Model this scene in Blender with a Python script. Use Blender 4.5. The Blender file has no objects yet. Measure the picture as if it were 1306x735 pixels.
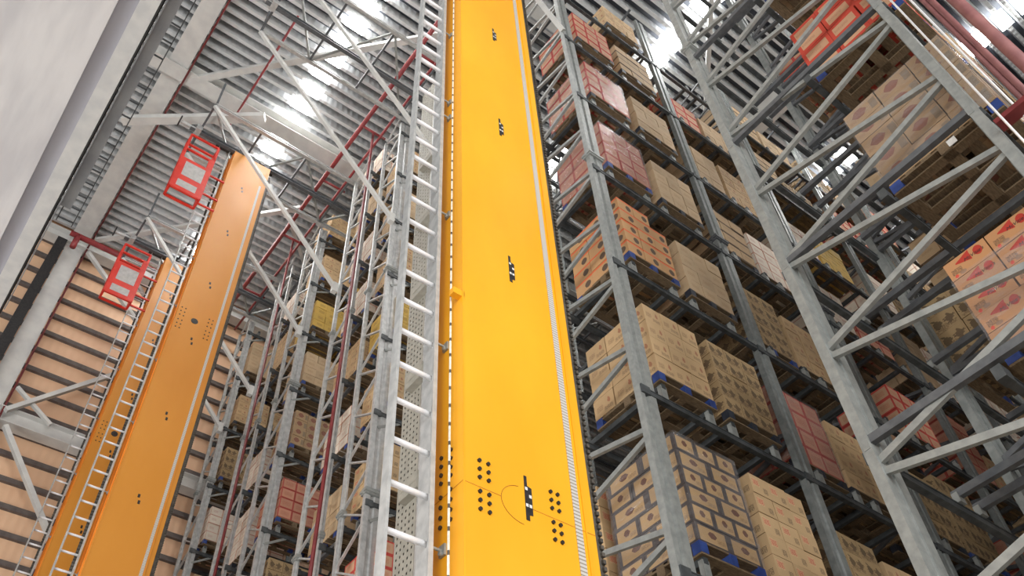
import bpy, math, random
from mathutils import Vector, Matrix
random.seed(7)
ZO = 1.6                                    # eye height: every z below is measured from the eye, roots are lifted at the end
SC = bpy.context.scene
col = SC.collection

# ------------------------------------------------------------------ materials
def nmat(name):
    m = bpy.data.materials.new(name); m.use_nodes = True
    nt = m.node_tree; b = nt.nodes['Principled BSDF']
    return m, nt, b
def N(nt, t, **kw):
    n = nt.nodes.new(t)
    for k, v in kw.items(): setattr(n, k, v)
    return n
def L(nt, a, b): nt.links.new(a, b)
def setin(nt, sock, v):
    if hasattr(v, 'is_linked') or isinstance(v, bpy.types.NodeSocket): L(nt, v, sock)
    else: sock.default_value = v
def mth(nt, op, a, b=None, c=None):
    n = N(nt, 'ShaderNodeMath', operation=op); setin(nt, n.inputs[0], a)
    if b is not None: setin(nt, n.inputs[1], b)
    if c is not None: setin(nt, n.inputs[2], c)
    return n.outputs[0]
def mixc(nt, f, a, b):
    n = N(nt, 'ShaderNodeMix', data_type='RGBA'); setin(nt, n.inputs[0], f)
    for s, v in ((n.inputs[6], a), (n.inputs[7], b)):
        if isinstance(v, (tuple, list)): s.default_value = (*v[:3], 1)
        else: L(nt, v, s)
    return n.outputs[2]
def srgb(r, g, b):
    f = lambda c: ((c/255+.055)/1.055)**2.4 if c/255 > .04045 else c/255/12.92
    return (f(r), f(g), f(b))
def noisy(name, c1, c2, scale=6, rough=.5, metal=0, bump=0, detail=4, lo=.35, hi=.65, spec=.5, stretch=None):
    m, nt, b = nmat(name)
    tc = N(nt, 'ShaderNodeTexCoord'); src = tc.outputs['Object']
    if stretch:
        mp = N(nt, 'ShaderNodeMapping'); mp.inputs['Scale'].default_value = stretch; L(nt, src, mp.inputs[0]); src = mp.outputs[0]
    no = N(nt, 'ShaderNodeTexNoise'); no.inputs['Scale'].default_value = scale; no.inputs['Detail'].default_value = detail
    L(nt, src, no.inputs['Vector'])
    mr = N(nt, 'ShaderNodeMapRange'); mr.inputs[1].default_value = lo; mr.inputs[2].default_value = hi; L(nt, no.outputs[0], mr.inputs[0])
    L(nt, mixc(nt, mr.outputs[0], c1, c2), b.inputs['Base Color'])
    b.inputs['Roughness'].default_value = rough; b.inputs['Metallic'].default_value = metal
    b.inputs['Specular IOR Level'].default_value = spec
    if bump:
        bp = N(nt, 'ShaderNodeBump'); bp.inputs['Strength'].default_value = bump; bp.inputs['Distance'].default_value = .01
        L(nt, no.outputs[0], bp.inputs['Height']); L(nt, bp.outputs[0], b.inputs['Normal'])
    return m
M = {}
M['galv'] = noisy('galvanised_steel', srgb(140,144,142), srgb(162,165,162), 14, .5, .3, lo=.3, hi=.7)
M['galv_dark'] = noisy('dark_shaded_galvanised_steel', srgb(86,89,93), srgb(106,109,112), 12, .55, .3, lo=.3, hi=.7)  # darker galvanised copy: deep-rack shade put into colour; also plain dark fittings
M['galv_mid'] = noisy('shaded_upright_steel', srgb(118,123,122), srgb(138,142,140), 12, .5, .3)  # upright steel darkened to put shade behind the first frames into its colour
M['beam'] = noisy('load_beam_steel', srgb(62,66,68), srgb(88,92,94), 8, .55, .3)
M['alu'] = noisy('aluminium', srgb(176,178,178), srgb(200,201,200), 12, .45, .4)
M['stile'] = noisy('brushed_aluminium_stile', srgb(150,152,152), srgb(168,169,168), 5, .5, .3, stretch=(6,6,.5))
M['rung'] = noisy('polished_rung', srgb(232,232,236), srgb(244,244,246), 12, .35, 0)
M['alu_bright'] = noisy('bright_aluminium', srgb(225,226,228), srgb(240,240,240), 12, .3, .3)
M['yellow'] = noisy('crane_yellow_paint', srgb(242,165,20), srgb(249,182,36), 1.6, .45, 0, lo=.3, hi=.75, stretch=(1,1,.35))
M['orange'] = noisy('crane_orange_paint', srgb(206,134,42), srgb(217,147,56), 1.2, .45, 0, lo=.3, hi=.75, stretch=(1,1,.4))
M['seam'] = noisy('paint_seam', srgb(196,124,22), srgb(216,140,30), 20, .6)
M['black'] = noisy('black_steel', srgb(30,30,32), srgb(52,50,50), 20, .45)
M['chain'] = noisy('cable_chain_plastic', srgb(66,62,56), srgb(92,86,78), 16, .6)
M['arc'] = noisy('scribed_paint', srgb(150,84,20), srgb(170,100,30), 20, .6)
M['white'] = noisy('white_plastic', srgb(225,225,222), srgb(240,240,236), 20, .5)
M['red'] = noisy('signal_red_paint', srgb(205,44,30), srgb(218,58,42), 5, .45)
M['pipe_red'] = noisy('sprinkler_red_paint', srgb(132,48,52), srgb(152,62,62), 6, .4)
M['pipe_dark'] = noisy('dark_red_paint', srgb(104,34,36), srgb(124,46,46), 6, .5)
M['tray'] = noisy('dull_perforated_steel', srgb(150,148,138), srgb(166,163,152), 9, .6)
M['orange_deep'] = noisy('deep_orange_paint', srgb(214,124,30), srgb(226,138,44), 4, .5)
M['pipe_pink'] = noisy('dusty_red_riser_paint', srgb(120,74,74), srgb(140,92,90), 6, .5)
M['mesh_grey'] = noisy('grey_sheet', srgb(170,168,166), srgb(188,186,184), 10, .5, .2)
M['wood'] = noisy('pallet_wood', srgb(98,82,62), srgb(130,110,84), 5, .8, stretch=(3,18,18))
M['wood_blue'] = noisy('blue_painted_pallet_end', srgb(34,56,118), srgb(52,78,146), 9, .55)
M['wood_grey'] = noisy('grey_painted_pallet_end', srgb(34,38,48), srgb(50,56,68), 9, .6)
M['frame_white'] = noisy('pale_grey_steel_paint', srgb(196,196,194), srgb(210,210,206), 3, .5)
M['frame_mid'] = noisy('mid_grey_steel_paint', srgb(132,134,140), srgb(152,154,158), 4, .5)
M['concrete'] = noisy('concrete_floor', srgb(176,174,170), srgb(194,192,186), 3, .6)
M['housing'] = noisy('pale_housing_sheet', srgb(222,220,224), srgb(244,242,244), 2.5, .5, stretch=(3,.5,1))
M['housing_groove'] = noisy('grey_housing_groove', srgb(170,169,180), srgb(184,183,192), 1, .5)
M['film_label'] = M['white']
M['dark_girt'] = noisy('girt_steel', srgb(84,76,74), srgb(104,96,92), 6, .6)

def ribbed(name, c1, c2, axis, freq, rough=.5, metal=.1, bs=.15):
    m, nt, b = nmat(name)
    g = N(nt, 'ShaderNodeNewGeometry'); sp = N(nt, 'ShaderNodeSeparateXYZ'); L(nt, g.outputs['Position'], sp.inputs[0])
    s = mth(nt, 'SINE', mth(nt, 'MULTIPLY', sp.outputs[axis], freq*6.2832))
    no = N(nt, 'ShaderNodeTexNoise'); no.inputs['Scale'].default_value = .5; L(nt, g.outputs['Position'], no.inputs['Vector'])
    L(nt, mixc(nt, no.outputs[0], c1, c2), b.inputs['Base Color'])
    bp = N(nt, 'ShaderNodeBump'); bp.inputs['Strength'].default_value = bs; bp.inputs['Distance'].default_value = .02
    L(nt, s, bp.inputs['Height']); L(nt, bp.outputs[0], b.inputs['Normal'])
    b.inputs['Roughness'].default_value = rough; b.inputs['Metallic'].default_value = metal
    return m
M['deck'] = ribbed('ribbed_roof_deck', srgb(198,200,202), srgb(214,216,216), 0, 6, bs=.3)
M['slot'] = noisy('shaded_roof_trough', srgb(58,62,70), srgb(74,78,86), 2, .7)  # dark tone puts the shade inside the deck troughs into the colour
M['wallpanel'] = ribbed('ribbed_wall_sheet', srgb(226,184,148), srgb(238,200,166), 0, 5, bs=.12)

def emit(name, c, s):
    m = bpy.data.materials.new(name); m.use_nodes = True; nt = m.node_tree; nt.nodes.clear()
    e = N(nt, 'ShaderNodeEmission'); e.inputs[0].default_value = (*c, 1); e.inputs[1].default_value = s
    o = N(nt, 'ShaderNodeOutputMaterial'); L(nt, e.outputs[0], o.inputs[0]); return m
M['skylight'] = emit('daylight_through_skylight', (1, .99, .97), 34)

# printed carton: design is drawn in each face's own 0..1 UV
def carton(name, base, prints, edge=None, rough=.75, warp=.03):
    """prints: list of (kind, u, v, w, h, colour, strength)"""
    m, nt, b = nmat(name)
    uv = N(nt, 'ShaderNodeUVMap'); sp = N(nt, 'ShaderNodeSeparateXYZ'); L(nt, uv.outputs[0], sp.inputs[0])
    dn = N(nt, 'ShaderNodeTexNoise'); dn.inputs['Scale'].default_value = 7; L(nt, uv.outputs[0], dn.inputs['Vector'])
    dsep = N(nt, 'ShaderNodeSeparateColor'); L(nt, dn.outputs['Color'], dsep.inputs[0])
    u0, v0 = sp.outputs[0], sp.outputs[1]
    u = mth(nt, 'ADD', u0, mth(nt, 'MULTIPLY_ADD', dsep.outputs[0], warp, -warp/2)); v = mth(nt, 'ADD', v0, mth(nt, 'MULTIPLY_ADD', dsep.outputs[1], warp, -warp/2))
    oi = N(nt, 'ShaderNodeObjectInfo'); at = N(nt, 'ShaderNodeAttribute', attribute_name='tone')
    r = mth(nt, 'FRACT', mth(nt, 'ADD', oi.outputs['Random'], at.outputs['Fac']))
    no = N(nt, 'ShaderNodeTexNoise'); no.inputs['Scale'].default_value = 9
    g = N(nt, 'ShaderNodeNewGeometry'); L(nt, g.outputs['Position'], no.inputs['Vector'])
    f = mth(nt, 'MULTIPLY_ADD', no.outputs[0], .5, mth(nt, 'MULTIPLY', r, .6))
    cur = mixc(nt, f, [c*.82 for c in base], [min(1, c*1.12) for c in base])
    pn = N(nt, 'ShaderNodeTexNoise'); pn.inputs['Scale'].default_value = 26; pn.inputs['Detail'].default_value = 1
    mp = N(nt, 'ShaderNodeMapping'); mp.inputs['Scale'].default_value = (1, 2.2, 1); L(nt, uv.outputs[0], mp.inputs[0])
    L(nt, mp.outputs[0], pn.inputs['Vector'])
    inky = mth(nt, 'GREATER_THAN', pn.outputs[0], .5)
    for (k, cu, cv, w, h, c, s) in prints:
        du = mth(nt, 'DIVIDE', mth(nt, 'ABSOLUTE', mth(nt, 'SUBTRACT', u, cu)), w/2)
        dv = mth(nt, 'DIVIDE', mth(nt, 'ABSOLUTE', mth(nt, 'SUBTRACT', v, cv)), h/2)
        if k == 'rect' or k == 'text': d = mth(nt, 'MAXIMUM', du, dv)
        elif k == 'hex': d = mth(nt, 'MAXIMUM', mth(nt, 'ADD', mth(nt, 'MULTIPLY', du, .7), mth(nt, 'MULTIPLY', dv, .6)), dv)
        elif k == 'wedge': d = mth(nt, 'MAXIMUM', du, mth(nt, 'ADD', dv, mth(nt, 'MULTIPLY', mth(nt, 'SUBTRACT', u, cu), -1.6/w)))
        else: d = mth(nt, 'SQRT', mth(nt, 'ADD', mth(nt, 'POWER', du, 2), mth(nt, 'POWER', dv, 2)))
        msk = mth(nt, 'LESS_THAN', d, 1)
        if k == 'text': msk = mth(nt, 'MULTIPLY', msk, inky)
        cur = mixc(nt, mth(nt, 'MULTIPLY', msk, s), cur, c)
    if edge:
        ec, ew, eh = edge
        eu = mth(nt, 'GREATER_THAN', mth(nt, 'ABSOLUTE', mth(nt, 'SUBTRACT', u0, .5)), .5-ew)
        ev = mth(nt, 'GREATER_THAN', mth(nt, 'ABSOLUTE', mth(nt, 'SUBTRACT', v0, .5)), .5-eh)
        cur = mixc(nt, mth(nt, 'MULTIPLY', mth(nt, 'MAXIMUM', eu, ev), .92), cur, ec)
    L(nt, cur, b.inputs['Base Color']); b.inputs['Roughness'].default_value = rough
    return m
K = srgb(186,154,114); K2 = srgb(198,167,126); DK = srgb(64,52,44); RD = srgb(186,62,50); NV = srgb(52,52,62)
DES = {
 'plain':  carton('kraft_carton', K2, [('text',.28,.45,.3,.3,srgb(120,84,60),.6),('ellipse',.75,.6,.14,.3,srgb(150,66,50),.6),('text',.7,.25,.4,.2,srgb(110,84,64),.7)], warp=.12),
 'redtext':carton('kraft_carton_red_print', K2, [('rect',.3,.62,.34,.3,RD,.8),('text',.3,.62,.36,.4,srgb(226,190,150),.8),('text',.76,.32,.24,.3,DK,.8)], warp=.12),
 'redband':carton('red_edged_carton', srgb(206,164,132), [('text',.5,.5,.5,.4,srgb(196,96,72),.5)], (srgb(200,62,58),.07,.12)),
 'pinkfilm':carton('rosy_carton', srgb(196,142,116), [('text',.5,.5,.6,.4,srgb(168,84,70),.5)], (srgb(176,70,62),.06,.08)),
 'navy':   carton('navy_edged_carton', srgb(192,158,110), [('hex',.5,.56,.2,.36,srgb(92,48,40),.9),('text',.74,.34,.24,.2,srgb(120,90,66),.7)], (NV,.09,.10)),
 'oval':   carton('orange_topped_carton', srgb(200,156,110), [('ellipse',.7,.45,.34,.5,srgb(58,54,54),.85),('rect',.5,.92,1,.14,srgb(226,104,62),.9)]),
 'dots':   carton('dark_printed_carton', srgb(168,142,104), [('hex',.25,.5,.26,.5,srgb(70,56,42),.75),('hex',.72,.5,.26,.5,srgb(78,60,46),.75),('text',.5,.2,.8,.25,srgb(90,70,50),.8)], warp=.45),
 'beige':  carton('beige_carton', srgb(194,168,134), [('text',.5,.5,.5,.3,srgb(160,124,90),.5)]),
 'gap':    carton('dark_gapped_carton', srgb(192,164,128), [('text',.5,.6,.5,.2,srgb(150,112,80),.4)], (srgb(84,66,50),.0,.1)),
 'hexbox': carton('beige_carton_brown_emblem', srgb(168,140,106), [('hex',.42,.55,.34,.52,srgb(132,78,66),.85),('rect',.87,.5,.2,.6,srgb(112,104,92),.6),('text',.15,.3,.2,.2,srgb(140,104,84),.6)]),
 'tulip':  carton('orange_carton_red_emblem', srgb(180,132,90), [('ellipse',.78,.66,.2,.5,srgb(176,44,34),.95),('wedge',.42,.7,.36,.3,srgb(176,44,34),.95),('text',.2,.36,.24,.3,DK,.85),('ellipse',.3,.16,.16,.2,srgb(130,110,96),.7),('ellipse',.14,.12,.08,.18,srgb(206,62,48),.9)]),
 'redbox': carton('bright_red_carton', srgb(196,154,122), [('text',.4,.5,.5,.2,srgb(150,104,80),.6)], (srgb(190,56,42),.12,.2)),
 'yellow': carton('yellow_carton', srgb(206,170,84), [('text',.6,.5,.5,.4,srgb(132,96,50),.6)]),
 'white':  carton('lit_pale_carton', srgb(226,214,198), [('text',.4,.5,.4,.3,srgb(180,120,100),.5)], (srgb(200,150,128),.03,.04)),  # carton paled so strong light on end faces sits in its colour
}
LOOK = {'plain':'plain kraft carton','redtext':'red-printed kraft carton','redband':'red-edged carton','pinkfilm':'rosy carton',
 'navy':'navy-edged carton','oval':'orange-topped carton with black oval','dots':'dark-printed kraft carton','beige':'beige carton','gap':'beige carton with dark rim',
 'hexbox':'beige carton with brown emblem','tulip':'orange carton with red emblem','redbox':'bright red-edged carton','yellow':'yellow carton','white':'pale carton'}
def film_mat():
    m = bpy.data.materials.new('stretch_film'); m.use_nodes = True; nt = m.node_tree; nt.nodes.clear()
    t = N(nt, 'ShaderNodeBsdfTransparent'); t.inputs[0].default_value = (.96,.96,.97,1)
    g = N(nt, 'ShaderNodeBsdfGlossy'); g.inputs['Roughness'].default_value = .22; g.inputs[0].default_value = (.95,.95,.97,1)
    d = N(nt, 'ShaderNodeBsdfDiffuse'); d.inputs[0].default_value = (.85,.83,.84,1)
    a = N(nt, 'ShaderNodeMixShader'); a.inputs[0].default_value = .5; L(nt, g.outputs[0], a.inputs[1]); L(nt, d.outputs[0], a.inputs[2])
    mx = N(nt, 'ShaderNodeMixShader'); o = N(nt, 'ShaderNodeOutputMaterial')
    tc = N(nt, 'ShaderNodeTexCoord'); mp = N(nt, 'ShaderNodeMapping'); mp.inputs['Scale'].default_value = (1.5,1.5,7); mp.inputs['Rotation'].default_value = (.3,.2,0)
    no = N(nt, 'ShaderNodeTexNoise'); no.inputs['Scale'].default_value = 2.2; no.inputs['Detail'].default_value = 5
    L(nt, tc.outputs['Object'], mp.inputs[0]); L(nt, mp.outputs[0], no.inputs['Vector'])
    mr = N(nt, 'ShaderNodeMapRange'); mr.inputs[1].default_value = .4; mr.inputs[2].default_value = .75; mr.inputs[3].default_value = .06; mr.inputs[4].default_value = .26
    L(nt, no.outputs[0], mr.inputs[0]); L(nt, mr.outputs[0], mx.inputs[0])
    bp = N(nt, 'ShaderNodeBump'); bp.inputs['Strength'].default_value = .9; bp.inputs['Distance'].default_value = .03
    L(nt, no.outputs[0], bp.inputs['Height']); L(nt, bp.outputs[0], g.inputs['Normal'])
    L(nt, t.outputs[0], mx.inputs[1]); L(nt, a.outputs[0], mx.inputs[2]); L(nt, mx.outputs[0], o.inputs[0]); return m
M['film'] = film_mat()

# ------------------------------------------------------------------ mesh builder
class MB:
    def __init__(s): s.v=[]; s.f=[]; s.mi=[]; s.uv=[]; s.tone=[]
    def hexa(s, P, mi=0, tone=0):
        """P: 8 corners, bottom ring then top ring"""
        o = len(s.v); s.v += [tuple(p) for p in P]
        for q in ((0,1,5,4),(1,2,6,5),(2,3,7,6),(3,0,4,7),(4,5,6,7),(3,2,1,0)):
            s.f.append(tuple(o+i for i in q)); s.mi.append(mi); s.uv += [(0,0),(1,0),(1,1),(0,1)]; s.tone += [tone]*4
    def box(s, a, b, mi=0, tone=0, rot=0):
        x0,y0,z0 = a; x1,y1,z1 = b
        P = [(x0,y0,z0),(x1,y0,z0),(x1,y1,z0),(x0,y1,z0),(x0,y0,z1),(x1,y0,z1),(x1,y1,z1),(x0,y1,z1)]
        if rot:
            cx,cy = (x0+x1)/2,(y0+y1)/2; c,sn = math.cos(rot),math.sin(rot)
            P = [(cx+(x-cx)*c-(y-cy)*sn, cy+(x-cx)*sn+(y-cy)*c, z) for x,y,z in P]
        s.hexa(P, mi, tone)
    def bar(s, p, q, w, h, mi=0, up=(0,0,1)):
        """box section bar from p to q, w across, h along up"""
        p, q = Vector(p), Vector(q); d = (q-p).normalized(); up = Vector(up)
        sd = d.cross(up)
        if sd.length < 1e-4: sd = d.cross(Vector((1,0,0)))
        sd.normalize(); u2 = sd.cross(d).normalized(); a = sd*w/2; b = u2*h/2
        s.hexa([p-a-b, p+a-b, q+a-b, q-a-b, p-a+b, p+a+b, q+a+b, q-a+b], mi)
    def tube(s, p, q, r, n=10, mi=0, cap=True):
        p, q = Vector(p), Vector(q); d = (q-p).normalized()
        a = d.orthogonal().normalized(); b = d.cross(a); o = len(s.v)
        for e in (p, q):
            for i in range(n):
                t = 2*math.pi*i/n; s.v.append(tuple(e + a*r*math.cos(t) + b*r*math.sin(t)))
        for i in range(n):
            j = (i+1)%n; s.f.append((o+i, o+j, o+n+j, o+n+i)); s.mi.append(mi); s.uv += [(0,0),(1,0),(1,1),(0,1)]; s.tone += [0]*4
        if cap:
            for ring in (tuple(o+i for i in range(n))[::-1], tuple(o+n+i for i in range(n))):
                s.f.append(ring); s.mi.append(mi); s.uv += [(0,0)]*n; s.tone += [0]*n
    def prism(s, pts, ext, mi=0):
        """pts: list of 3-D points of a planar outline, ext: extrusion vector"""
        n = len(pts); o = len(s.v); e = Vector(ext)
        s.v += [tuple(p) for p in pts] + [tuple(Vector(p)+e) for p in pts]
        for ring in (tuple(o+i for i in range(n))[::-1], tuple(o+n+i for i in range(n))):
            s.f.append(ring); s.mi.append(mi); s.uv += [(0,0)]*n; s.tone += [0]*n
        for i in range(n):
            j = (i+1)%n; s.f.append((o+i,o+j,o+n+j,o+n+i)); s.mi.append(mi); s.uv += [(0,0),(1,0),(1,1),(0,1)]; s.tone += [0]*4
    def build(s, name, mats, parent=None, origin=None, smooth=False):
        if not isinstance(mats, (list, tuple)): mats = [mats]
        vs = s.v
        if origin is None:
            xs, ys, zs = zip(*vs); origin = ((min(xs)+max(xs))/2, (min(ys)+max(ys))/2, min(zs))
        ox, oy, oz = origin
        me = bpy.data.meshes.new(name); me.from_pydata([(x-ox, y-oy, z-oz) for x,y,z in vs], [], s.f)
        for m in mats: me.materials.append(m)
        if len(mats) > 1: me.polygons.foreach_set('material_index', s.mi)
        uvl = me.uv_layers.new(name='UVMap'); uvl.data.foreach_set('uv', [c for p in s.uv for c in p])
        if any(s.tone):
            a = me.attributes.new('tone', 'FLOAT', 'CORNER'); a.data.foreach_set('value', s.tone)
        if smooth:
            me.polygons.foreach_set('use_smooth', [True]*len(me.polygons))
        me.update()
        o = bpy.data.objects.new(name, me); col.objects.link(o)
        pw = wpos(parent) if parent else Vector((0,0,0))
        o.location = Vector(origin) - pw
        if parent: o.parent = parent
        return o
def wpos(o):
    v = Vector(o.location)
    while o.parent: o = o.parent; v += Vector(o.location)
    return v
def tag(o, label=None, cat=None, group=None, kind=None):
    if label: o['label'] = label
    if cat: o['category'] = cat
    if group: o['group'] = group
    if kind: o['kind'] = kind
    return o
def empty(name, loc, label, cat, group=None):
    o = bpy.data.objects.new(name, None); col.objects.link(o); o.location = loc; o.empty_display_size = .2
    return tag(o, label, cat, group)
def one(name, fn, mats, parent=None, **kw):
    b = MB(); fn(b); return b.build(name, mats, parent, **kw)
def copy_tree(o, parent=None):
    c = o.copy(); col.objects.link(c)
    if parent: c.parent = parent
    for ch in list(o.children): copy_tree(ch, c)
    return c

# ------------------------------------------------------------------ the building
WY = 20.2; CZ = 22.0
F = MB(); F.box((-12,-26,-1.75),(62,WY+.2,-1.6)); tag(F.build('floor', M['concrete']), kind='structure')
c = MB()
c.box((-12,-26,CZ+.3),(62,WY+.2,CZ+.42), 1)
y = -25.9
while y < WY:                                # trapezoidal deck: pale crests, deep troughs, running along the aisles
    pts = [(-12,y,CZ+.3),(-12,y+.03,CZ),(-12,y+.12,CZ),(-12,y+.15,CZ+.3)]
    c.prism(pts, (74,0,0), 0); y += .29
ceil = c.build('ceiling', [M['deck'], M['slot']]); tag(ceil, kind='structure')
n = 0
for xs, y0, y1, w in ((3.42,4.6,19.2,.52),(10.4,-4,13,.62),(17.2,-8,8.5,.62)):
    y = y0
    while y < y1:
        b = MB(); b.box((xs-w/2, y, CZ-.03),(xs+w/2, y+.34, CZ-.01))
        b.build('skylight', M['skylight'], ceil)['kind'] = 'structure'; y += .58; n += 1
wall = MB(); wall.box((-12,WY,-1.6),(62,WY+.15,CZ+.2)); wall = wall.build('wall_back', M['wallpanel']); tag(wall, kind='structure')
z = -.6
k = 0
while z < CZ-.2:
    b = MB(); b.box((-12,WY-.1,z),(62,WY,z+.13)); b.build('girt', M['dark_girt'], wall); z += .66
wr = MB(); wr.box((62,-26,-1.6),(62.2,WY,CZ)); tag(wr.build('wall_right', M['frame_mid']), kind='structure')
wf = MB(); wf.box((-12,-26.2,-1.6),(62,-26,CZ)); tag(wf.build('wall_front', M['frame_mid']), kind='structure')

def hsec(b, p, q, w, h, t=.02, up=(0,0,1)):
    p, q = Vector(p), Vector(q); u = Vector(up)*(h/2-t/2)
    b.bar(p+u, q+u, w, t, up=up); b.bar(p-u, q-u, w, t, up=up); b.bar(p, q, t, h-2*t, up=up)
for i, xr in enumerate((.2, 13.9, 27.6)):
    b = MB(); hsec(b, (xr,-25,21.62), (xr,WY-.25,21.62), .5, .48); b.build('roof_rafter', M['frame_white'])
    tag(bpy.data.objects[-1] if False else col.objects[-1], ('pale steel roof rafter above the red cages, running to the far wall','pale steel roof rafter crossing over the middle of the right-hand racks','pale steel roof rafter farthest to the right over the racks')[i], 'beam')
    b = MB(); b.box((xr-.25,WY-.36,-1.6),(xr+.25,WY-.33,21.4)); b.box((xr-.25,WY-.1,-1.6),(xr+.25,WY-.08,21.4)); b.box((xr-.02,WY-.33,-1.6),(xr+.02,WY-.1,21.4))
    b.build('steel_column', M['frame_white'])
    tag(col.objects[-1], ('pale steel wall column at the far left of the wall','steel wall column hidden behind the middle racks','steel wall column hidden behind the right-hand racks')[i], 'column')
# dark strip standing in for the shade beside the first column
b = MB(); b.box((-.34,WY-.62,-1.6),(-.07,WY-.5,21.0)); tag(b.build('shade_strip', M['black']), 'dark strip standing in for shade left of the pale wall column', 'shade strip')
# girders along X
for yy, w, lab in ((12.95,.42,'broad pale girder crossing under the roof beyond the top of the nearest red cage'),(6.2,.3,'pale girder crossing under the roof behind the ladder top')):
    b = MB(); hsec(b, (-.5,yy,21.5),(40,yy,21.5), w, .4); tag(b.build('roof_girder', M['frame_white']), lab, 'beam')
b = MB(); hsec(b, (-6,WY-.3,14.75),(30,WY-.3,14.75), .36, .42); tag(b.build('wall_girder', M['frame_white']), 'pale grey horizontal girder across the ribbed far wall', 'beam')
b = MB(); hsec(b, (-6,WY-.3,21.35),(30,WY-.3,21.35), .36, .4); tag(b.build('wall_girder', M['frame_white']), 'pale grey girder where the far wall meets the roof', 'beam')
for p, q, w, lab in (
  ((.55,19.55,14.7),(4.2,19.55,18.9),.14,'pale wall brace rising right from the column to behind the far crane'),
  ((.55,19.62,15.5),(1.6,19.62,14.8),.1,'short pale brace from the wall column down to the girder'),
  ((.7,19.58,14.3),(4.4,19.58,9.6),.14,'pale wall brace falling right below the girder'),
  ((.55,19.6,20.9),(4.6,19.6,17.3),.12,'pale wall brace falling right from the roof corner'),
  ((-.3,14.6,20.6),(2.6,12.4,20.6),.22,'thick pale roof tie passing in front of the rafter beside the upper red cage'),
  ((.45,13.2,21.35),(6.2,7.0,21.35),.16,'long pale diagonal roof rod crossing the corrugated ceiling'),
  ((.6,19.4,21.3),(4.9,14.9,21.3),.14,'pale diagonal roof rod above the lower red cage'),
  ((.45,8.4,21.3),(3.4,5.3,21.3),.1,'pale diagonal roof rod near the upper left rafter end'),
  ((4.6,15.2,21.3),(8.6,19.4,21.3),.1,'pale diagonal roof rod over the narrow left racks'),
  ((6.9,7.4,21.35),(13.6,13,21.35),.12,'pale diagonal roof rod behind the racks in the middle'),
  ((7.2,.2,21.35),(13.6,7,21.35),.12,'pale diagonal roof rod over the right rack tops')):
    b = MB(); b.bar(p, q, w, w*.8); tag(b.build('steel_brace', M['frame_white']), lab, 'brace')

# overhead conveyor housing at the upper left (underside)
e = empty('overhead_conveyor', (-.4,2.5,4.5), 'large pale grey conveyor housing overhead in the upper left corner', 'conveyor')
one('underside_panel', lambda b: b.box((-3.2,-2,4.5),(-.35,5.6,4.75)), M['housing'], e)
one('recess_strip', lambda b: b.box((-.35,-2,4.52),(-.262,5.6,4.75)), M['housing_groove'], e)
one('side_rail', lambda b: b.box((-.262,-2,4.5),(-.172,5.6,4.62)), M['alu_bright'], e)
one('rail_edge', lambda b: (b.box((-.172,-2,4.53),(-.158,5.6,4.6)), b.tube((-.165,-2,4.505),(-.165,5.6,4.505),.004)), M['black'], e)
one('side_plate', lambda b: (b.box((-.150,-2,4.52),(-.085,3.98,4.535)), b.box((-.152,-2,4.50),(-.146,5.0,4.56))), M['frame_mid'], e)
def cl(b):
    b.bar((-.13,-1,4.64),(-.13,4.2,4.64),.006,.03); b.bar((-.035,-1,4.64),(-.035,4.2,4.64),.006,.03)
    y = -1
    while y < 4.2: b.bar((-.13,y,4.64),(-.035,y,4.64),.008,.008); y += .115
tag(one('cable_ladder', cl, M['galv_dark']), 'narrow cable ladder running along the edge of the overhead conveyor', 'cable ladder')

# ------------------------------------------------------------------ red sprinkler pipes
def pipe(name, segs, r, mat, label, cat='pipe'):
    b = MB()
    for p, q in segs: b.tube(p, q, r, 12)
    return tag(b.build(name, mat, smooth=True), label, cat)
pipe('sprinkler_pipe', [((4.8,6.5,20.75),(4.8,19.8,20.75))], .06, M['pipe_red'], 'thick red sprinkler main running under the roof between the two cranes')
pipe('sprinkler_pipe', [((5.35,6.5,20.7),(5.35,19.8,20.7))]+[((4.8,y,20.72),(5.5,y,20.72)) for y in (8.6,11.2,13.3,15.6,18.1)], .035, M['pipe_red'], 'thin red sprinkler pipe with cross links beside the thick red main')
pipe('sprinkler_pipe', [((.5,-6,21.2),(.5,19.75,21.2)),((.5,19.75,21.2),(.5,19.75,-1.6))], .028, M['pipe_dark'], 'thin dark red pipe following the rafter and the wall column')
pipe('sprinkler_pipe', [((-.1,19.0,20.7),(4.6,19.0,20.7)),((.12,19.0,20.7),(.12,19.0,20.2))], .085, M['pipe_red'], 'thick red pipe crossing the wall column towards the lower cage')
pipe('sprinkler_pipe', [((2.0,9.6,20.9),(2.0,13.4,20.9))], .03, M['pipe_red'], 'thin red branch pipe under the roof right of the upper cage')
for xx, yy, r, m, lab in ((5.15,11.22,.034,'pipe_dark','dark red riser pipe between the two racks nearest the ladder'),(5.15,15.62,.03,'pipe_dark','dark red riser pipe between the two middle left racks'),
  (5.2,-.145,.052,'pipe_pink','wide dusty red riser pipe at the upper right edge'),(5.5,-.015,.03,'pipe_pink','thin dusty red riser left of the wide one'),(5.5,.035,.024,'pipe_pink','thinnest dusty red riser beside the end upright'),
  (5.42,.105,.010,'alu_bright','bright vertical cable pipe in front of the risers'),(5.3,.222,.010,'alu_bright','bright vertical edge pipe against the rack end upright')):
    pipe('riser_pipe', [((xx,yy,-1.6),(xx,yy,20.7))], r, M[m], lab)
for z, lab in ((5.85,'dark red clamp plate on the end upright beside the lower emblem stack'),(10.6,'dark red clamp plate high on the risers at the upper right edge')):
    b = MB(); b.box((5.30,-.06,z),(5.42,.28,z+.05)); tag(b.build('pipe_clamp', M['pipe_dark']), lab, 'clamp')

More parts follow.
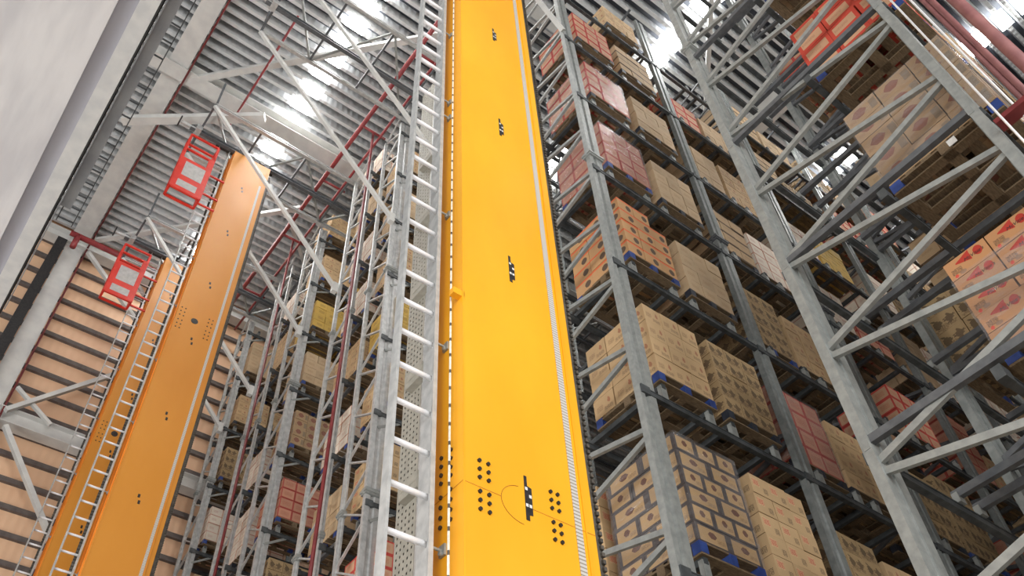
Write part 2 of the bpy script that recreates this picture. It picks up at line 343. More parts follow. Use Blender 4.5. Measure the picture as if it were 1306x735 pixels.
# ------------------------------------------------------------------ stacker cranes
def crane(y0, label, ztop, near, cage=None):
    """y0: front face of the mast; copies of the near crane's layout"""
    dy = y0 - 3.31
    X0, X1, Y0, Y1 = 2.37, 3.37, y0, y0+.36
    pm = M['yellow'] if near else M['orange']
    e = empty('stacker_crane', ((X0+X1)/2, y0+.18, -1.5), label, 'crane')
    def mast(b):
        b.box((X0,Y0,-1.45),(X1,Y1,ztop)); b.box((X0-.03,Y0-.015,-1.6),(X1+.03,Y1+.02,-1.35))
    one('mast', mast, pm, e)
    one('base_carriage', lambda b: (b.box((.9,Y0+.02,-1.5),(5.0,Y1-.02,-1.1)), b.tube((1.2,Y0+.06,-1.45),(1.2,Y1-.06,-1.45),.14,16), b.tube((4.7,Y0+.06,-1.45),(4.7,Y1-.06,-1.45),.14,16)), pm, e)
    one('measuring_tape', lambda b: b.box((3.205,Y0-.006,-1.3),(3.258,Y0-.002,ztop-.9)), M['tape'], e)
    one('mast_edge_strip', lambda b: (b.box((3.285,Y0-.012,-1.3),(3.292,Y0,ztop-.2)), b.box((X0,Y0-.004,-1.3),(X0+.012,Y0-.001,ztop-.1))), pm, e)
    def chain(b):
        b.box((X1+.005,Y0+.03,-1.3),(X1+.06,Y1,ztop-.3))
        z = -1.2
        while z < ztop-.4: b.box((X1+.05,Y0+.012,z),(X1+.074,Y0+.2,z+.028)); z += .05
    one('cable_chain', chain, M['chain'], e)
    one('guide_rail', lambda b: b.bar((X1+.075,Y0+.28,-1.2),(X1+.075,Y0+.28,ztop-.2),.06,.05,up=(0,1,0)), M['black'], e)
    # ladder with stiles and rungs
    lad = one('ladder_stile', lambda b: (b.box((1.982,Y0+.185,-1.2),(1.996,Y0+.25,ztop+.1)), b.box((1.982,Y0+.175,-1.2),(2.003,Y0+.185,ztop+.1))), M['alu'], e)
    one('ladder_stile', lambda b: (b.box((2.285,Y0+.19,-1.2),(2.295,Y0+.34,ztop+.1)), b.box((2.265,Y0+.18,-1.2),(2.297,Y0+.195,ztop+.1))), M['alu'], e)
    z = -.986; proto = None
    while z < ztop:
        if proto is None:
            proto = one('rung', lambda b: (b.tube((1.992,Y0+.235,z),(2.29,Y0+.235,z),.019,10)), M['rung'], e, smooth=True); z0 = z; zl = proto.location.z
        else:
            c = proto.copy(); col.objects.link(c); c.location.z = zl + (z-z0)
        z += .3145
    for z in (-.4,1.2,2.75,4.35,5.9,7.5,7.8,9.35,10.9,12.5,14.1,15.7,17.3,18.9):
        if z > ztop: continue
        one('ladder_bracket', lambda b: (b.tube((2.29,Y0+.19,z),(2.36,Y0+.19,z),.009,8), b.box((2.355,Y0+.16,z-.035),(2.37,Y0+.215,z+.035)), b.tube((2.36,Y0+.19,z-.02),(2.34,Y0+.19,z-.02),.014,8)), M['galv'], e)
    # bolts
    bp = one('bolt', lambda b: (b.tube((0,0,0),(0,-.012,0),.021,12), b.tube((0,-.012,0),(0,-.026,0),.0135,6)), M['black'], e); bp.location = Vector((0,0,0)); pts = []
    groups = (2.93,) if near else (10.2-.0, 13.5)
    if near:
        for gx in (2.484,2.549,3.026,3.082):
            for i, zz in enumerate((0,.06,.12,.22,.28,.342)): pts.append((gx, Y0, 2.94+zz+(0), 0))
        for gy in (.118,.217):
            for zz in (2.895,2.96,3.03,3.1,3.2,3.26,3.325,3.39): pts.append((X0, Y0+gy, zz, 1))
    else:
        for gx in (2.44,2.52,3.04,3.12):
            for zz in (0,.11,.22,.36,.47,.58): pts.append((gx, Y0, 13.33+zz, 0))
    ew = wpos(e); first = True
    for (x,y,z,s) in pts:
        c = bp if first else bp.copy()
        if not first: col.objects.link(c)
        first = False
        c.location = Vector((x,y,z)) - ew
        c.rotation_euler = (0,0,-math.pi/2) if s else (0,0,0)
        if not near: c.scale = (1.1,.6,1.1)
    # position mark patches: black stepped tape with white code squares
    for z in ((3.02,5.19,7.385,9.5,11.65,13.8,15.95,18.1) if near else (9.2,11.05,13.05,14.8,16.7,18.5)):
        s = 1 if near else .62
        if near:
            def pch(b):
                x, yq = 2.82, Y0-.003
                b.prism([(x,yq,z),(x+.028*s,yq,z),(x+.028*s,yq,z+.04*s),(x+.055*s,yq,z+.045*s),(x+.055*s,yq,z+.24*s),(x+.022*s,yq,z+.25*s),(x+.022*s,yq,z+.32*s),(x,yq,z+.32*s)],(0,.002,0))
            m = one('position_mark', pch, M['black'], e)
            def wp(b):
                for (u0,w0) in ((.004,.215),(.032,.165),(.003,.095),(.03,.095)): b.box((2.82+u0,Y0-.0045,z+w0),(2.82+u0+.019,Y0-.0032,z+w0+.022))
            one('code_square', wp, M['white'], m)
        else:
            one('position_mark', lambda b: (b.box((2.83,Y0-.004,z),(2.87,Y0-.001,z+.07)), b.box((2.80,Y0-.004,z+.12),(2.84,Y0-.001,z+.19))), M['black'], e)
    # splice seam + scribed arc
    if near:
        def seam(b):
            b.box((X0,Y0-.002,3.112),(2.64,Y0-.0005,3.117)); b.box((2.84,Y0-.002,3.112),(X1,Y0-.0005,3.117)); b.box((X0-.002,Y0,3.112),(X0-.0005,Y1,3.117))
            b.box((X0,Y0-.002,1.9),(X1,Y0-.0005,1.904))
            b.box((X0,Y0-.002,6.96),(X0+.001,Y1,6.963))
        one('weld_seam', seam, M['seam'], e)
        def arc(b):
            P = [(2.80+.16*math.cos(math.radians(a)), Y0-.002, 3.11+.13*math.sin(math.radians(a))) for a in range(100,271,10)]
            for a1, a2 in zip(P, P[1:]): b.bar(a1, a2, .0015, .0028)
        one('scribed_arc', arc, M['arc'], e)
        one('lug', lambda b: (b.box((X0-.075,Y0+.0,4.715),(X0+.02,Y0+.05,4.775)), b.tube((X0-.076,Y0+.03,4.745),(X0-.06,Y0+.03,4.745),.012,10)), M['yellow'], e)
        def rope(b):
            z = -1.3; i = 0
            while z < ztop: b.tube((X0-.035,Y0+.09,z),(X0-.035,Y0+.09,z+.03),.0075,6,mi=(1 if i%5==2 else 0),cap=False); z += .03; i += 1
        one('hoist_rope', rope, [M['rope'], M['chain']], e)
    else:
        one('access_hole', lambda b: b.tube((2.765,Y0+.02,13.7),(2.765,Y0-.004,13.7),.075,24), M['black'], e)
        one('mast_side_channel', lambda b: (b.box((2.345,Y0+.05,-1.2),(2.37,Y0+.07,ztop-.1)), b.box((2.33,Y0+.24,-1.2),(2.37,Y0+.27,ztop-.1))), M['orange_deep'], e)
        one('side_cable_chain', lambda b: [b.box((2.24,Y0+.3,z),(2.3,Y0+.34,z+.045)) for z in [(-1.2+.06*i) for i in range(int((ztop+.6)/.06))]], M['chain'], e)
        # mast head with rollers
        one('mast_head', lambda b: (b.box((X0+.1,Y0+.05,ztop),(X1-.05,Y1-.05,ztop+.25)), b.tube((X0+.3,Y0+.0,ztop+.12),(X0+.3,Y1,ztop+.12),.08,16), b.tube((X1-.25,Y0,ztop+.12),(X1-.25,Y1,ztop+.12),.08,16), b.box((1.9,Y0+.1,ztop+.1),(3.5,Y0+.25,ztop+.2))), M['black'], e)
    if cage:
        za, zb = cage; x0, x1 = 1.24, 1.95; ya, yb = Y0-.14, Y0+.16
        cg = one('maintenance_cage', lambda b: (
            b.box((x0,ya-.03,za),(x1,ya+.0,za+1.22)), b.box((x1-.12,ya-.03,za+1.2),(x1,ya,za+1.6)),
            [b.bar((x,y,za),(x,y,zb),.055,.055) for x in (x0,x1) for y in (ya,yb)],
            [b.bar((x0,y,z),(x1,y,z),.05,.05) for y in (ya,yb) for z in (za,za+.42,za+.5,za+1.2,za+1.62,zb)],
            [b.bar((x,ya,z),(x,yb,z),.05,.05) for x in (x0,x1) for z in (za,za+.42,za+1.2,zb)],
            [b.bar((x1,ya+.1,z),(x1+.42,ya+.1,z),.04,.04) for z in (za,za+.42,za+1.2)]), M['red'], e)
        one('cage_panel', lambda b: (b.box((x0+.12,ya-.036,za+.54),(x1-.1,ya-.03,za+1.1)), b.box((x0+.1,ya-.036,za+.1),(x1-.14,ya-.03,za+.34))), M['mesh_grey'], e)
    return e
def tape_mat():
    m, nt, b = nmat('ruled_measuring_tape')
    g = N(nt, 'ShaderNodeNewGeometry'); sp = N(nt, 'ShaderNodeSeparateXYZ'); L(nt, g.outputs['Position'], sp.inputs[0])
    f = mth(nt, 'GREATER_THAN', mth(nt, 'FRACT', mth(nt, 'MULTIPLY', sp.outputs[2], 38)), .68)
    L(nt, mixc(nt, f, srgb(206,202,196), srgb(148,138,120)), b.inputs['Base Color']); b.inputs['Roughness'].default_value = .4
    return m
M['tape'] = tape_mat(); M['rope'] = noisy('pale_rope', srgb(214,208,190), srgb(236,232,220), 40, .6)
crane(3.31, 'tall bright yellow crane mast in the middle of the picture', 20.5, True)
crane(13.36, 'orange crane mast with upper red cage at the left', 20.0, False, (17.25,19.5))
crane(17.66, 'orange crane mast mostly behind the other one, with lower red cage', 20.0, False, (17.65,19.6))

# ------------------------------------------------------------------ pallet racking
X0 = 5.42
def upright_pts(x, y, z, s=1, k=1):              # sigma section, groove towards the aisle
    P = [(0,0),(.065,0),(.08,.03),(.11,.03),(.125,0),(.23,0),(.23,.1),(.115,.1),(.115,.085),(0,.085)]
    return [(x+px*k, y+(py-.05)*s*(1 if k == 1 else .8), z) for px, py in P]
def rack(name_label, Y0, Y1, ztop, zn, P, npitch, nodez, bays, bayw, front, xstart=X0, splz=(10.97,), brw=.06, deep_y=None, mids=(), usc=1, uscb=None, um=None):
    e = empty('pallet_rack', (xstart,(Y0+Y1)/2,-1.6), name_label, 'rack')
    xs = [xstart + i*bayw for i in range(bays+1)]
    br = []; up = []; spl = []
    for i, x in enumerate(xs):
        for yy, s in ((Y0+.05,1),(Y1-.05,-1)):
            usc_ = usc if s == 1 or uscb is None else uscb
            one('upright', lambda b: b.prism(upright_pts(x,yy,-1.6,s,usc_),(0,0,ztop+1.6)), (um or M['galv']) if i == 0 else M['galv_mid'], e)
            if i < 3:
                for z in splz:
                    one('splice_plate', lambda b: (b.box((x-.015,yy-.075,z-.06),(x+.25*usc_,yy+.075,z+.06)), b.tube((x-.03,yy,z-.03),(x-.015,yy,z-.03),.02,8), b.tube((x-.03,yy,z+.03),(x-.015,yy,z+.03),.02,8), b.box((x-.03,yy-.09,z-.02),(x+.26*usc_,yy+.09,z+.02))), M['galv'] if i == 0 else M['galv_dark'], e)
        z = nodez; 
        while z > -1.4: z -= npitch
        while z < ztop-.2:
            a, m_, c = (x+.05,Y0+.06,z+.045),(x+.05,Y1-.06,z+npitch/2-.045),(x+.05,Y1-.06,z+npitch/2+.045)
            d = (x+.05,Y0+.06,z+npitch-.045)
            br.append((i,z,a,m_)); br.append((i,z,c,d)); z += npitch
    br.sort(key=lambda t: (t[0], abs(t[1]-8)))
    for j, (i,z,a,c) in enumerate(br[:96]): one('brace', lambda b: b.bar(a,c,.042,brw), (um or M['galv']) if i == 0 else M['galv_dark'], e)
    if len(br) > 96:
        b = MB()
        for (i,z,a,c) in br[96:]: b.bar(a,c,.032,brw)
        b.build('brace', M['galv_dark'], e)['kind'] = 'stuff'
    lev = [zn - P*k for k in range(-6,14)]; lev = [z for z in lev if -1.2 < z < ztop-.3]
    items = []
    for z in lev:
        fl = [Y0+.02] + list(mids) + [Y1-.02]
        for i in range(bays):
            for yy in fl:
                items.append(((i, abs(z-8)), 'load_beam', (xs[i]+.11,yy,z-.04), (xs[i+1]+.11,yy,z-.04)))
    items.sort(key=lambda t: t[0])
    def beam(b, p, q):
        b.bar(p, q, .045, .075); b.bar(Vector(p)+Vector((0,0,.03)), Vector(q)+Vector((0,0,.03)), .06, .012); b.bar(Vector(p)-Vector((0,0,.04)), Vector(q)-Vector((0,0,.04)), .06, .01)
    for t in items[:96]: one('load_beam', lambda b: (beam(b,t[2],t[3]), b.box((t[2][0]-.1,t[2][1]-.04,t[2][2]-.06),(t[2][0]+.03,t[2][1]+.035,t[2][2]+.05))), M['beam'], e)
    if len(items) > 96:
        b = MB()
        for t in items[96:]: beam(b, t[2], t[3])
        b.build('load_beam', M['beam'], e)['kind'] = 'stuff'
    return e, xs, lev

def rails(e, xs, lev, Y0, Y1, bayw, offs, h=.24, first=96, rm='galv_dark'):
    """raised pallet rails: a bar across the rack on short stub posts over the beams"""
    it = []
    for i, x in enumerate(xs[:-1]):
        for z in lev:
            for o in offs: it.append((i, abs(z-8), x+o, z))
    it.sort()
    def rl(b, x, z):
        b.bar((x,Y0-.01,z+h-.035),(x,Y1,z+h-.035),.06,.07)
    def st(b, x, z):
        for yy in (Y0+.02, Y1-.03): b.box((x-.045,yy-.025,z),(x+.045,yy+.03,z+h-.03))
    for (i,_,x,z) in it[:first]:
        r = one('pallet_rail', lambda b: rl(b,x,z), M[rm], e)
        for yy in ((Y0+.02, Y1-.03) if i == 0 else (Y0+.02,)): one('rail_post', lambda b: b.box((x-.045,yy-.025,z),(x+.045,yy+.03,z+h-.03)), M['galv'], r)
    if it[first:]:
        b = MB(); 
        for (i,_,x,z) in it[first:]: rl(b,x,z); st(b,x,z)
        b.build('pallet_rail', M['galv_dark'], e)['kind'] = 'stuff'

# ------------------------------------------------------------------ pallets
def pallet_proto(w, d, blockmat, detail, label):
    """origin at the bottom front left corner; w along X, d along Y"""
    h = .145
    if detail:
        e = empty('pallet', (0,0,0), label, 'pallet')
        def deck(b):
            n = 7
            for i in range(n): y = i*(d-.1)/(n-1); b.box((0,y,h-.02),(w,y+.1,h))
            for x in (0,(w-.1)/2,w-.1): b.box((x,0,h-.042),(x+.1,d,h-.021))
        def bot(b):
            for y in (0,(d-.1)/2,d-.1): b.box((0,y,0),(w,y+.1,.02))
            for x in (0,(w-.1)/2,w-.1): b.box((x,.1,0),(x+.1,d-.1,.018))
        one('deck_boards', deck, M['wood'], e, origin=(0,0,0)); one('bottom_boards', bot, M['wood'], e, origin=(0,0,0))
        for xi, x in enumerate((0,(w-.1)/2,w-.1)):
            for yi, y in enumerate((0,(d-.1)/2,d-.1)):
                cm = blockmat if (xi != 1 and yi != 1) or (yi == 0) else M['wood']
                one('block', lambda b: b.box((x-.002,y-.002,.021),(x+.102,y+.102,h-.022 if cm is M['wood'] else h-.004)), cm, e, origin=(0,0,0))
        return e
    b = MB()
    n = 7
    for i in range(n): y = i*(d-.1)/(n-1); b.box((0,y,h-.02),(w,y+.1,h))
    for y in (0,(d-.1)/2,d-.1): b.box((0,y,0),(w,y+.1,.02))
    for xi, x in enumerate((0,(w-.1)/2,w-.1)):
        for yi, y in enumerate((0,(d-.1)/2,d-.1)): b.box((x-.001,y-.001,.021),(x+.101,y+.101,h-.021), 1 if xi != 1 else 0)
    o = b.build('pallet', [M['wood'], blockmat], origin=(0,0,0)); return tag(o, label, 'pallet')
W, D = .9, 1.04
P_blue = pallet_proto(W, D, M['wood_blue'], True, 'x'); P_grey = pallet_proto(W, D, M['wood_grey'], True, 'x')
S_blue = pallet_proto(W, D, M['wood_blue'], False, 'x'); S_grey = pallet_proto(W, D, M['wood_grey'], False, 'x')
protos = [P_blue, P_grey, S_blue, S_grey]
NP = [0]
def put_pallet(pos, label, group, detail=False, blue=True, scale=1):
    src = (P_blue if blue else P_grey) if detail else (S_blue if blue else S_grey)
    c = copy_tree(src); c.location = pos; c['label'] = label; c['group'] = group; c.scale = scale if isinstance(scale, tuple) else (scale,)*3; NP[0] += 1
    return c

# ------------------------------------------------------------------ cartons
REST = {k: [] for k in DES}                  # (box corners, rot, tone) of cartons not kept as individuals
CMESH = {}
def carton_mesh(des, w, d, h):
    k = (des, round(w,3), round(d,3), round(h,3))
    if k not in CMESH:
        b = MB(); b.box((-w/2,-d/2,0),(w/2,d/2,h))
        # flap seam lip on the top and a strip of tape down the ends
        o = b.build('carton', DES[des], origin=(0,0,0)); CMESH[k] = o.data; bpy.data.objects.remove(o)
    return CMESH[k]
ORD = ('bottom','second','third','fourth','fifth','sixth','seventh')
NC = [0]
def stack(x, y, z, des, layers, h, nx=3, ny=3, w=W, d=D, name=None, faces='fx', partial=0, alt=True, skip=()):
    """cartons on a pallet; name given -> the ones showing are top-level cartons of their own"""
    for l in range(layers):
        ax, ay = (nx, ny) if (l % 2 == 0 or not alt) else (ny if nx != ny else nx, nx if nx != ny else ny)
        cw, cd = w/ax, d/ay
        for i in range(ax):
            for j in range(ay):
                if l == layers-1 and partial and (i >= ax-partial and j == 0): continue
                if (l,i,j) in skip: continue
                if 0 < i < ax-1 and 0 < j < ay-1: continue           # wholly enclosed, never seen
                g = .007; jx = random.uniform(-.006,.006); jy = random.uniform(-.006,.006); r = random.uniform(-.012,.012)
                cx, cy = x+(i+.5)*cw+jx, y+(j+.5)*cd+jy
                seen = name and ((('f' in faces) and j == 0) or (('x' in faces) and i == 0))
                if seen:
                    o = bpy.data.objects.new('carton', carton_mesh(des, cw-g, cd-g, h-g)); col.objects.link(o)
                    o.location = (cx, cy, z+l*h); o.rotation_euler = (0,0,r); NC[0] += 1
                    if j == 0 and i == 0: pos = 'near corner'
                    elif j == 0: pos = 'right end' if i == ax-1 else 'middle'
                    else: pos = 'left end' if j == ay-1 else 'side middle'
                    if faces == 'x' and j == 0: pos = 'right end'
                    lay = 'top' if l == layers-1 else ORD[l]
                    tag(o, f"{LOOK[des]}, {lay} layer {pos}, {name}", 'carton', 'cartons of the ' + name)
                else:
                    REST[des].append(((cx-cw/2+g/2,cy-cd/2+g/2,z+l*h),(cx+cw/2-g/2,cy+cd/2-g/2,z+l*h+h-g), r, random.random()))
def film(x, y, z, h, label, w=W, d=D):
    b = MB(); n = 14
    # slightly wavy wrapped sleeve, open at top and bottom
    ring = []
    for (ax,ay,bx,by) in ((0,0,w,0),(w,0,w,d),(w,d,0,d),(0,d,0,0)):
        for i in range(6): t = i/6; ring.append((x+ax+(bx-ax)*t, y+ay+(by-ay)*t))
    cx, cy = x+w/2, y+d/2; rows = 9; o = 0
    for r in range(rows):
        for k, (px,py) in enumerate(ring):
            s = 1.022 + .006*math.sin(k*1.7+r*2.3); b.v.append((cx+(px-cx)*s, cy+(py-cy)*s, z+h*r/(rows-1)))
    m = len(ring)
    for r in range(rows-1):
        for k in range(m):
            j = (k+1)%m; b.f.append((r*m+k, r*m+j, (r+1)*m+j, (r+1)*m+k)); b.mi.append(0); b.uv += [(0,0)]*4; b.tone += [0]*4
    tag(b.build('stretch_film', M['film'], smooth=False), label, 'stretch film', 'stretch film around pallet loads')

PA = 2.16
def levname(k, lo):  return lo[k]
# ---- rack A: right of the near mast
ra, xsA, levA = rack('grey pallet rack directly right of the yellow mast', 4.38, 6.5, 19.3, 14.98, PA, 1.195, 8.13, 8, 2.65, None, mids=(5.42,))
rails(ra, xsA, levA, 4.4, 6.45, 2.65, (.42,1.16,1.53,2.26), rm='beam')
A1 = {5:('navy',6,.215),4:('plain',4,.285),3:('oval',5,.245),2:('pinkfilm',4,.29),1:('redband',4,.28),0:('redband',4,.27),-1:('beige',3,.28)}
A2 = {5:('redtext',5,.25),4:('dots',5,.235),3:('beige',4,.27),2:('beige',4,.27),1:('beige',4,.27),0:('gap',4,.27),-1:('plain',3,.28)}
A3 = {5:('dots',5,.24),4:('pinkfilm',4,.31),3:('dots',5,.25),2:('gap',4,.29),1:('beige',4,.28),0:('redband',3,.28),6:('redtext',5,.25)}
A4 = {5:('plain',4,.27),4:('plain',4,.28),3:('plain',4,.28),2:('white',4,.28),1:('plain',4,.29),0:('beige',3,.28),6:('dots',5,.24)}
nm = {5:'lowest near stack',4:'second stack up',3:'third stack up',2:'fourth stack up',1:'fifth stack up',0:'sixth stack up'}
bayname = ('first bay','second bay','third bay','fourth bay','fifth bay','sixth bay','seventh bay','eighth bay')
def zl(k): return 14.98 - PA*k
deslist = ['plain','beige','redband','white','dots','gap','redtext','white','pinkfilm','yellow']
for k in range(-1,8):
    z = zl(k)+.24
    if k <= 6:
      for c_, tbl in ((0,A1),(1,A2)):
        if k in tbl and not (k == -1 and c_ == 0):
            des, n, h = tbl[k]; x = X0 + (.35,1.46)[c_]
            name = None
            if 0 <= k <= 5: name = nm[k] + (' by near upright' if c_ == 0 else ' by second upright')
            put_pallet((x,4.36,z), f"{'blue' if True else ''} ended wooden pallet under the {('left','right')[c_]} stack, {('top','sixth','fifth','fourth','third','second','lowest')[k] if k>=0 else 'topmost'} shelf in first bay", 'pallets in first bay right of the mast', True, (k,c_) in ((5,0),(4,0),(3,0),(2,0)))
            nmx = name if (c_ == 0 or k >= 2) else None
            stack(x, 4.36, z+.147, des, n, h, 2 if des in ('navy',) else 3, 3, name=nmx, partial=1 if (k,c_) in ((3,0),) else 0)
    for bi in range(1,8):
        for c_ in (0,1):
            if bi == 1 and k < 0: continue
            des, n, h = ((A3 if c_ == 0 else A4).get(k) or ('plain',4,.27)) if bi == 1 else (random.choice(deslist), random.choice((3,4,4,5)), random.choice((.25,.27)))
            if bi > 1 and random.random() < .12: continue
            x = X0 + bi*2.65 + (.14,1.24)[c_]
            put_pallet((x,4.48,z), f"wooden pallet, {bayname[bi]} of the rack right of the mast, {('top','second','third','fourth','fifth','sixth','seventh','eighth','ninth')[k+1]} shelf, {('left','right')[c_]}", 'pallets deeper in the rack right of the mast', bi == 1, (k*3+bi+c_)%5 == 0, (1.1,1,1))
            stack(x, 4.48, z+.147, des, n, h, 3, 3, w=.98)
film(X0+.35,4.36,zl(5)+.39,1.29,'clear stretch film around the navy-edged cartons')
film(X0+.35,4.36,zl(2)+.39,1.16,'clear stretch film around the rosy cartons on the fourth stack up')
film(X0+.35,4.36,zl(1)+.39,1.12,'clear stretch film around red-edged cartons on the fifth stack up')
film(X0+2.65+.14,4.48,zl(4)+.39,1.24,'glossy stretch film around rosy cartons right of the second upright', w=.98)
for k in (5,6): # deeper pallets behind
    put_pallet((X0+.3,5.5,zl(k)+.24), f"wooden pallet at the back of the rack right of the mast, {'lowest' if k == 6 else 'next to lowest'} shelf", 'pallets at the back', False, False)
    stack(X0+.3, 5.5, zl(k)+.387, 'redtext', 5, .26, 3, 3)

# ---- rack B: right edge, nearest
rb, xsB, levB = rack('grey pallet rack at the right edge, its lattice end frame nearest the viewer', .30, 2.42, 19.3, 14.9, PA, 1.195, 8.13, 9, 2.65, None, mids=(1.3,))
rails(rb, xsB, levB, .34, 2.4, 2.65, (-.02+.06,1.21,1.52,2.36), h=.12)
B1 = {5:('tulip',5,.2),4:('hexbox',5,.25),3:('redbox',4,.26),2:('beige',4,.27),1:('redband',4,.27),6:('hexbox',4,.27)}
bn = {5:'lower stack at right edge',4:'stack above the pallet underside',3:'red stack at top right'}
for k in range(0,8):
    z = 14.9 - PA*k + .13
    for bi in range(0,9):
        for c_ in (0,1):
            x = X0 + bi*2.65 + .28 + c_*1.14
            if bi == 0:
                if c_ == 0 and k in B1: des, n, h = B1[k]
                elif k in (5,4,3): des, n, h = 'plain', 3, .26
                else: continue
                put_pallet((x,.16,z), f"wooden pallet with blue ends, first bay at the right edge, {('top','second','third','fourth','fifth','sixth','seventh')[k]} shelf, {('near','far')[c_]}", 'pallets in the right edge rack', True, True, (1,1.075,1))
                name = bn.get(k) if c_ == 0 else None
                stack(x, .16, z+.147, des, n, h, 3, 3, name=name, faces='x', d=1.12)
            else:
                for yy in (.18, 1.32):
                    if random.random() < (.62 if yy < 1 else .5): continue
                    if NP[0] > 262: continue
                    put_pallet((x,yy,z), f"wooden pallet in the {bayname[min(bi,7)]} of the right edge rack, {('top','second','third','fourth','fifth','sixth','seventh','eighth')[k]} shelf, {'near' if yy < 1 else 'aisle'} {('left','right')[c_]}", 'pallets deep in the right edge rack', False, random.random() < .3)
                    stack(x, yy, z+.147, random.choice(deslist), random.choice((3,4,5)), random.choice((.25,.27)), 3, 3)
film(X0+.28,.16,14.9-PA*4+.29,1.22,'clear stretch film around beige emblem cartons at the right', d=1.12)
film(X0+.28,.16,14.9-PA*5+.29,.8,'clear stretch film around orange emblem cartons at the right edge', d=1.12)
for k in (5,4):   # shipping note on the pallet
    zz = 14.9-PA*k+.13
    b = MB(); b.box((X0+.268,.6,zz+.03),(X0+.272,.68,zz+.11)); tag(b.build('shipping_label', M['white']), f"small white label on the {'lower' if k==5 else 'upper'} blue pallet end at the right", 'label')

# lettering on the orange cartons
def lettering(txt, loc, size, mat, parent):
    cu = bpy.data.curves.new('lettering', 'FONT'); cu.body = txt; cu.size = .048; cu.align_x = 'CENTER'; cu.extrude = .0004; cu.shear = .3
    t = bpy.data.objects.new('lettering_tmp', cu); col.objects.link(t)
    me = bpy.data.meshes.new_from_object(t.evaluated_get(bpy.context.evaluated_depsgraph_get())); bpy.data.objects.remove(t)
    me.materials.clear(); me.materials.append(mat); return me
lm = lettering("McVitie's", None, .07, M['black'], None)
for o in [o for o in col.objects if o.type == 'MESH' and o.get('group') == 'cartons of the lower stack at right edge']:
    c = bpy.data.objects.new('printed_lettering', lm); col.objects.link(c); c.parent = o
    xs_ = [v.co.x for v in o.data.vertices]; c.location = (min(xs_)-.0012, -.06, .1); c.rotation_euler = (math.pi/2, 0, -math.pi/2)

# ---- racks on the left side
PL = 1.876
def left_rack(lab, Y0, Y1, front, back, face, bays=2):
    e, xs, lev = rack(lab, Y0, Y1, 20.15, 15.93, PL, 1.05, 8.13, bays, 2.45, None, splz=(8.6,14.2), brw=.03, usc=front, uscb=back, um=M['alu'])  # um: paler metal puts roof light on these racks into the colour
    rails(e, xs, lev, Y0+.02, Y1-.02, 2.45, (.36,1.08), h=.2, first=40)
    if face:
        for z in lev:
            one('knee_stay', lambda b: b.bar((X0+.12,Y0+.02,z-.35),(X0+.55,Y0+.02,z-.07),.03,.05), M['galv'], e)
    return e, xs, lev
lr = [('grey rack just left of the near ladder',10.2,11.05,True,['redband','plain','beige','plain','yellow','plain','redtext'],'rack just left of the ladder'),
      ('grey rack second from the ladder, with the wide pale boxes behind it',11.65,12.55,False,['white','beige','white','white','plain'],'second rack left of the ladder'),
      ('grey rack in the middle of the left group, facing the upper cage crane aisle',14.35,15.2,True,['plain','plain','yellow','beige','hexbox','pinkfilm','dots'],'third rack left of the ladder'),
      ('grey rack backing on to the middle one at left',15.95,16.8,False,['white','white','plain','white'],'fourth rack left of the ladder'),
      ('single grey rack nearest the far wall at left',18.65,19.45,True,['white','beige','plain','dots'],'rack nearest the far wall')]
lname = ['top','second','third','fourth','fifth','sixth','seventh','eighth','ninth','tenth','eleventh']
for (lab,y0,y1,fr,dl,short) in lr:
    e, xs, lev = left_rack(lab, y0, y1, (1.45 if y0 < 11 else .95 if y0 < 15 else .75) if fr else .32, .32, fr)
    lev = sorted(lev, reverse=True)
    for i, z in enumerate(lev):
        if i > 7: continue
        for c_ in ((0,1) if fr else (0,)):
            if random.random() < .1 and not (fr and c_ == 0): continue
            if i == 0 and random.random() < .6: continue
            x = X0 + .26 + c_*1.0; w = .92; d = min(1.0, y1-y0+.12); sc = .92
            yy = (y0-.04) if fr else (y1+.04-.99)
            if NP[0] < 298:
                put_pallet((x,yy,z+.2), f"small pallet in the {short}, {lname[i]} shelf down, {('near','far')[c_]} place", 'pallets of the left racks', False, random.random() < .8, sc)
            des = dl[i % len(dl)] if c_ == 0 else random.choice(dl)
            stack(x, yy, z+.2+.135, des, random.choice((4,4,5)), .235, 3, 3, w=.92, d=.99)
for o in protos:
    for ch in list(o.children): bpy.data.objects.remove(ch)
    bpy.data.objects.remove(o)

# remaining cartons: one object
b = MB(); mats = list(DES.values()); keys = list(DES)
for ki, kk in enumerate(keys):
    for (a, c, r, t) in REST[kk]: b.box(a, c, ki, t, r)
tag(b.build('cartons', mats), 'all the other brown, beige and red cartons stacked deeper in the racks', 'carton', kind='stuff')

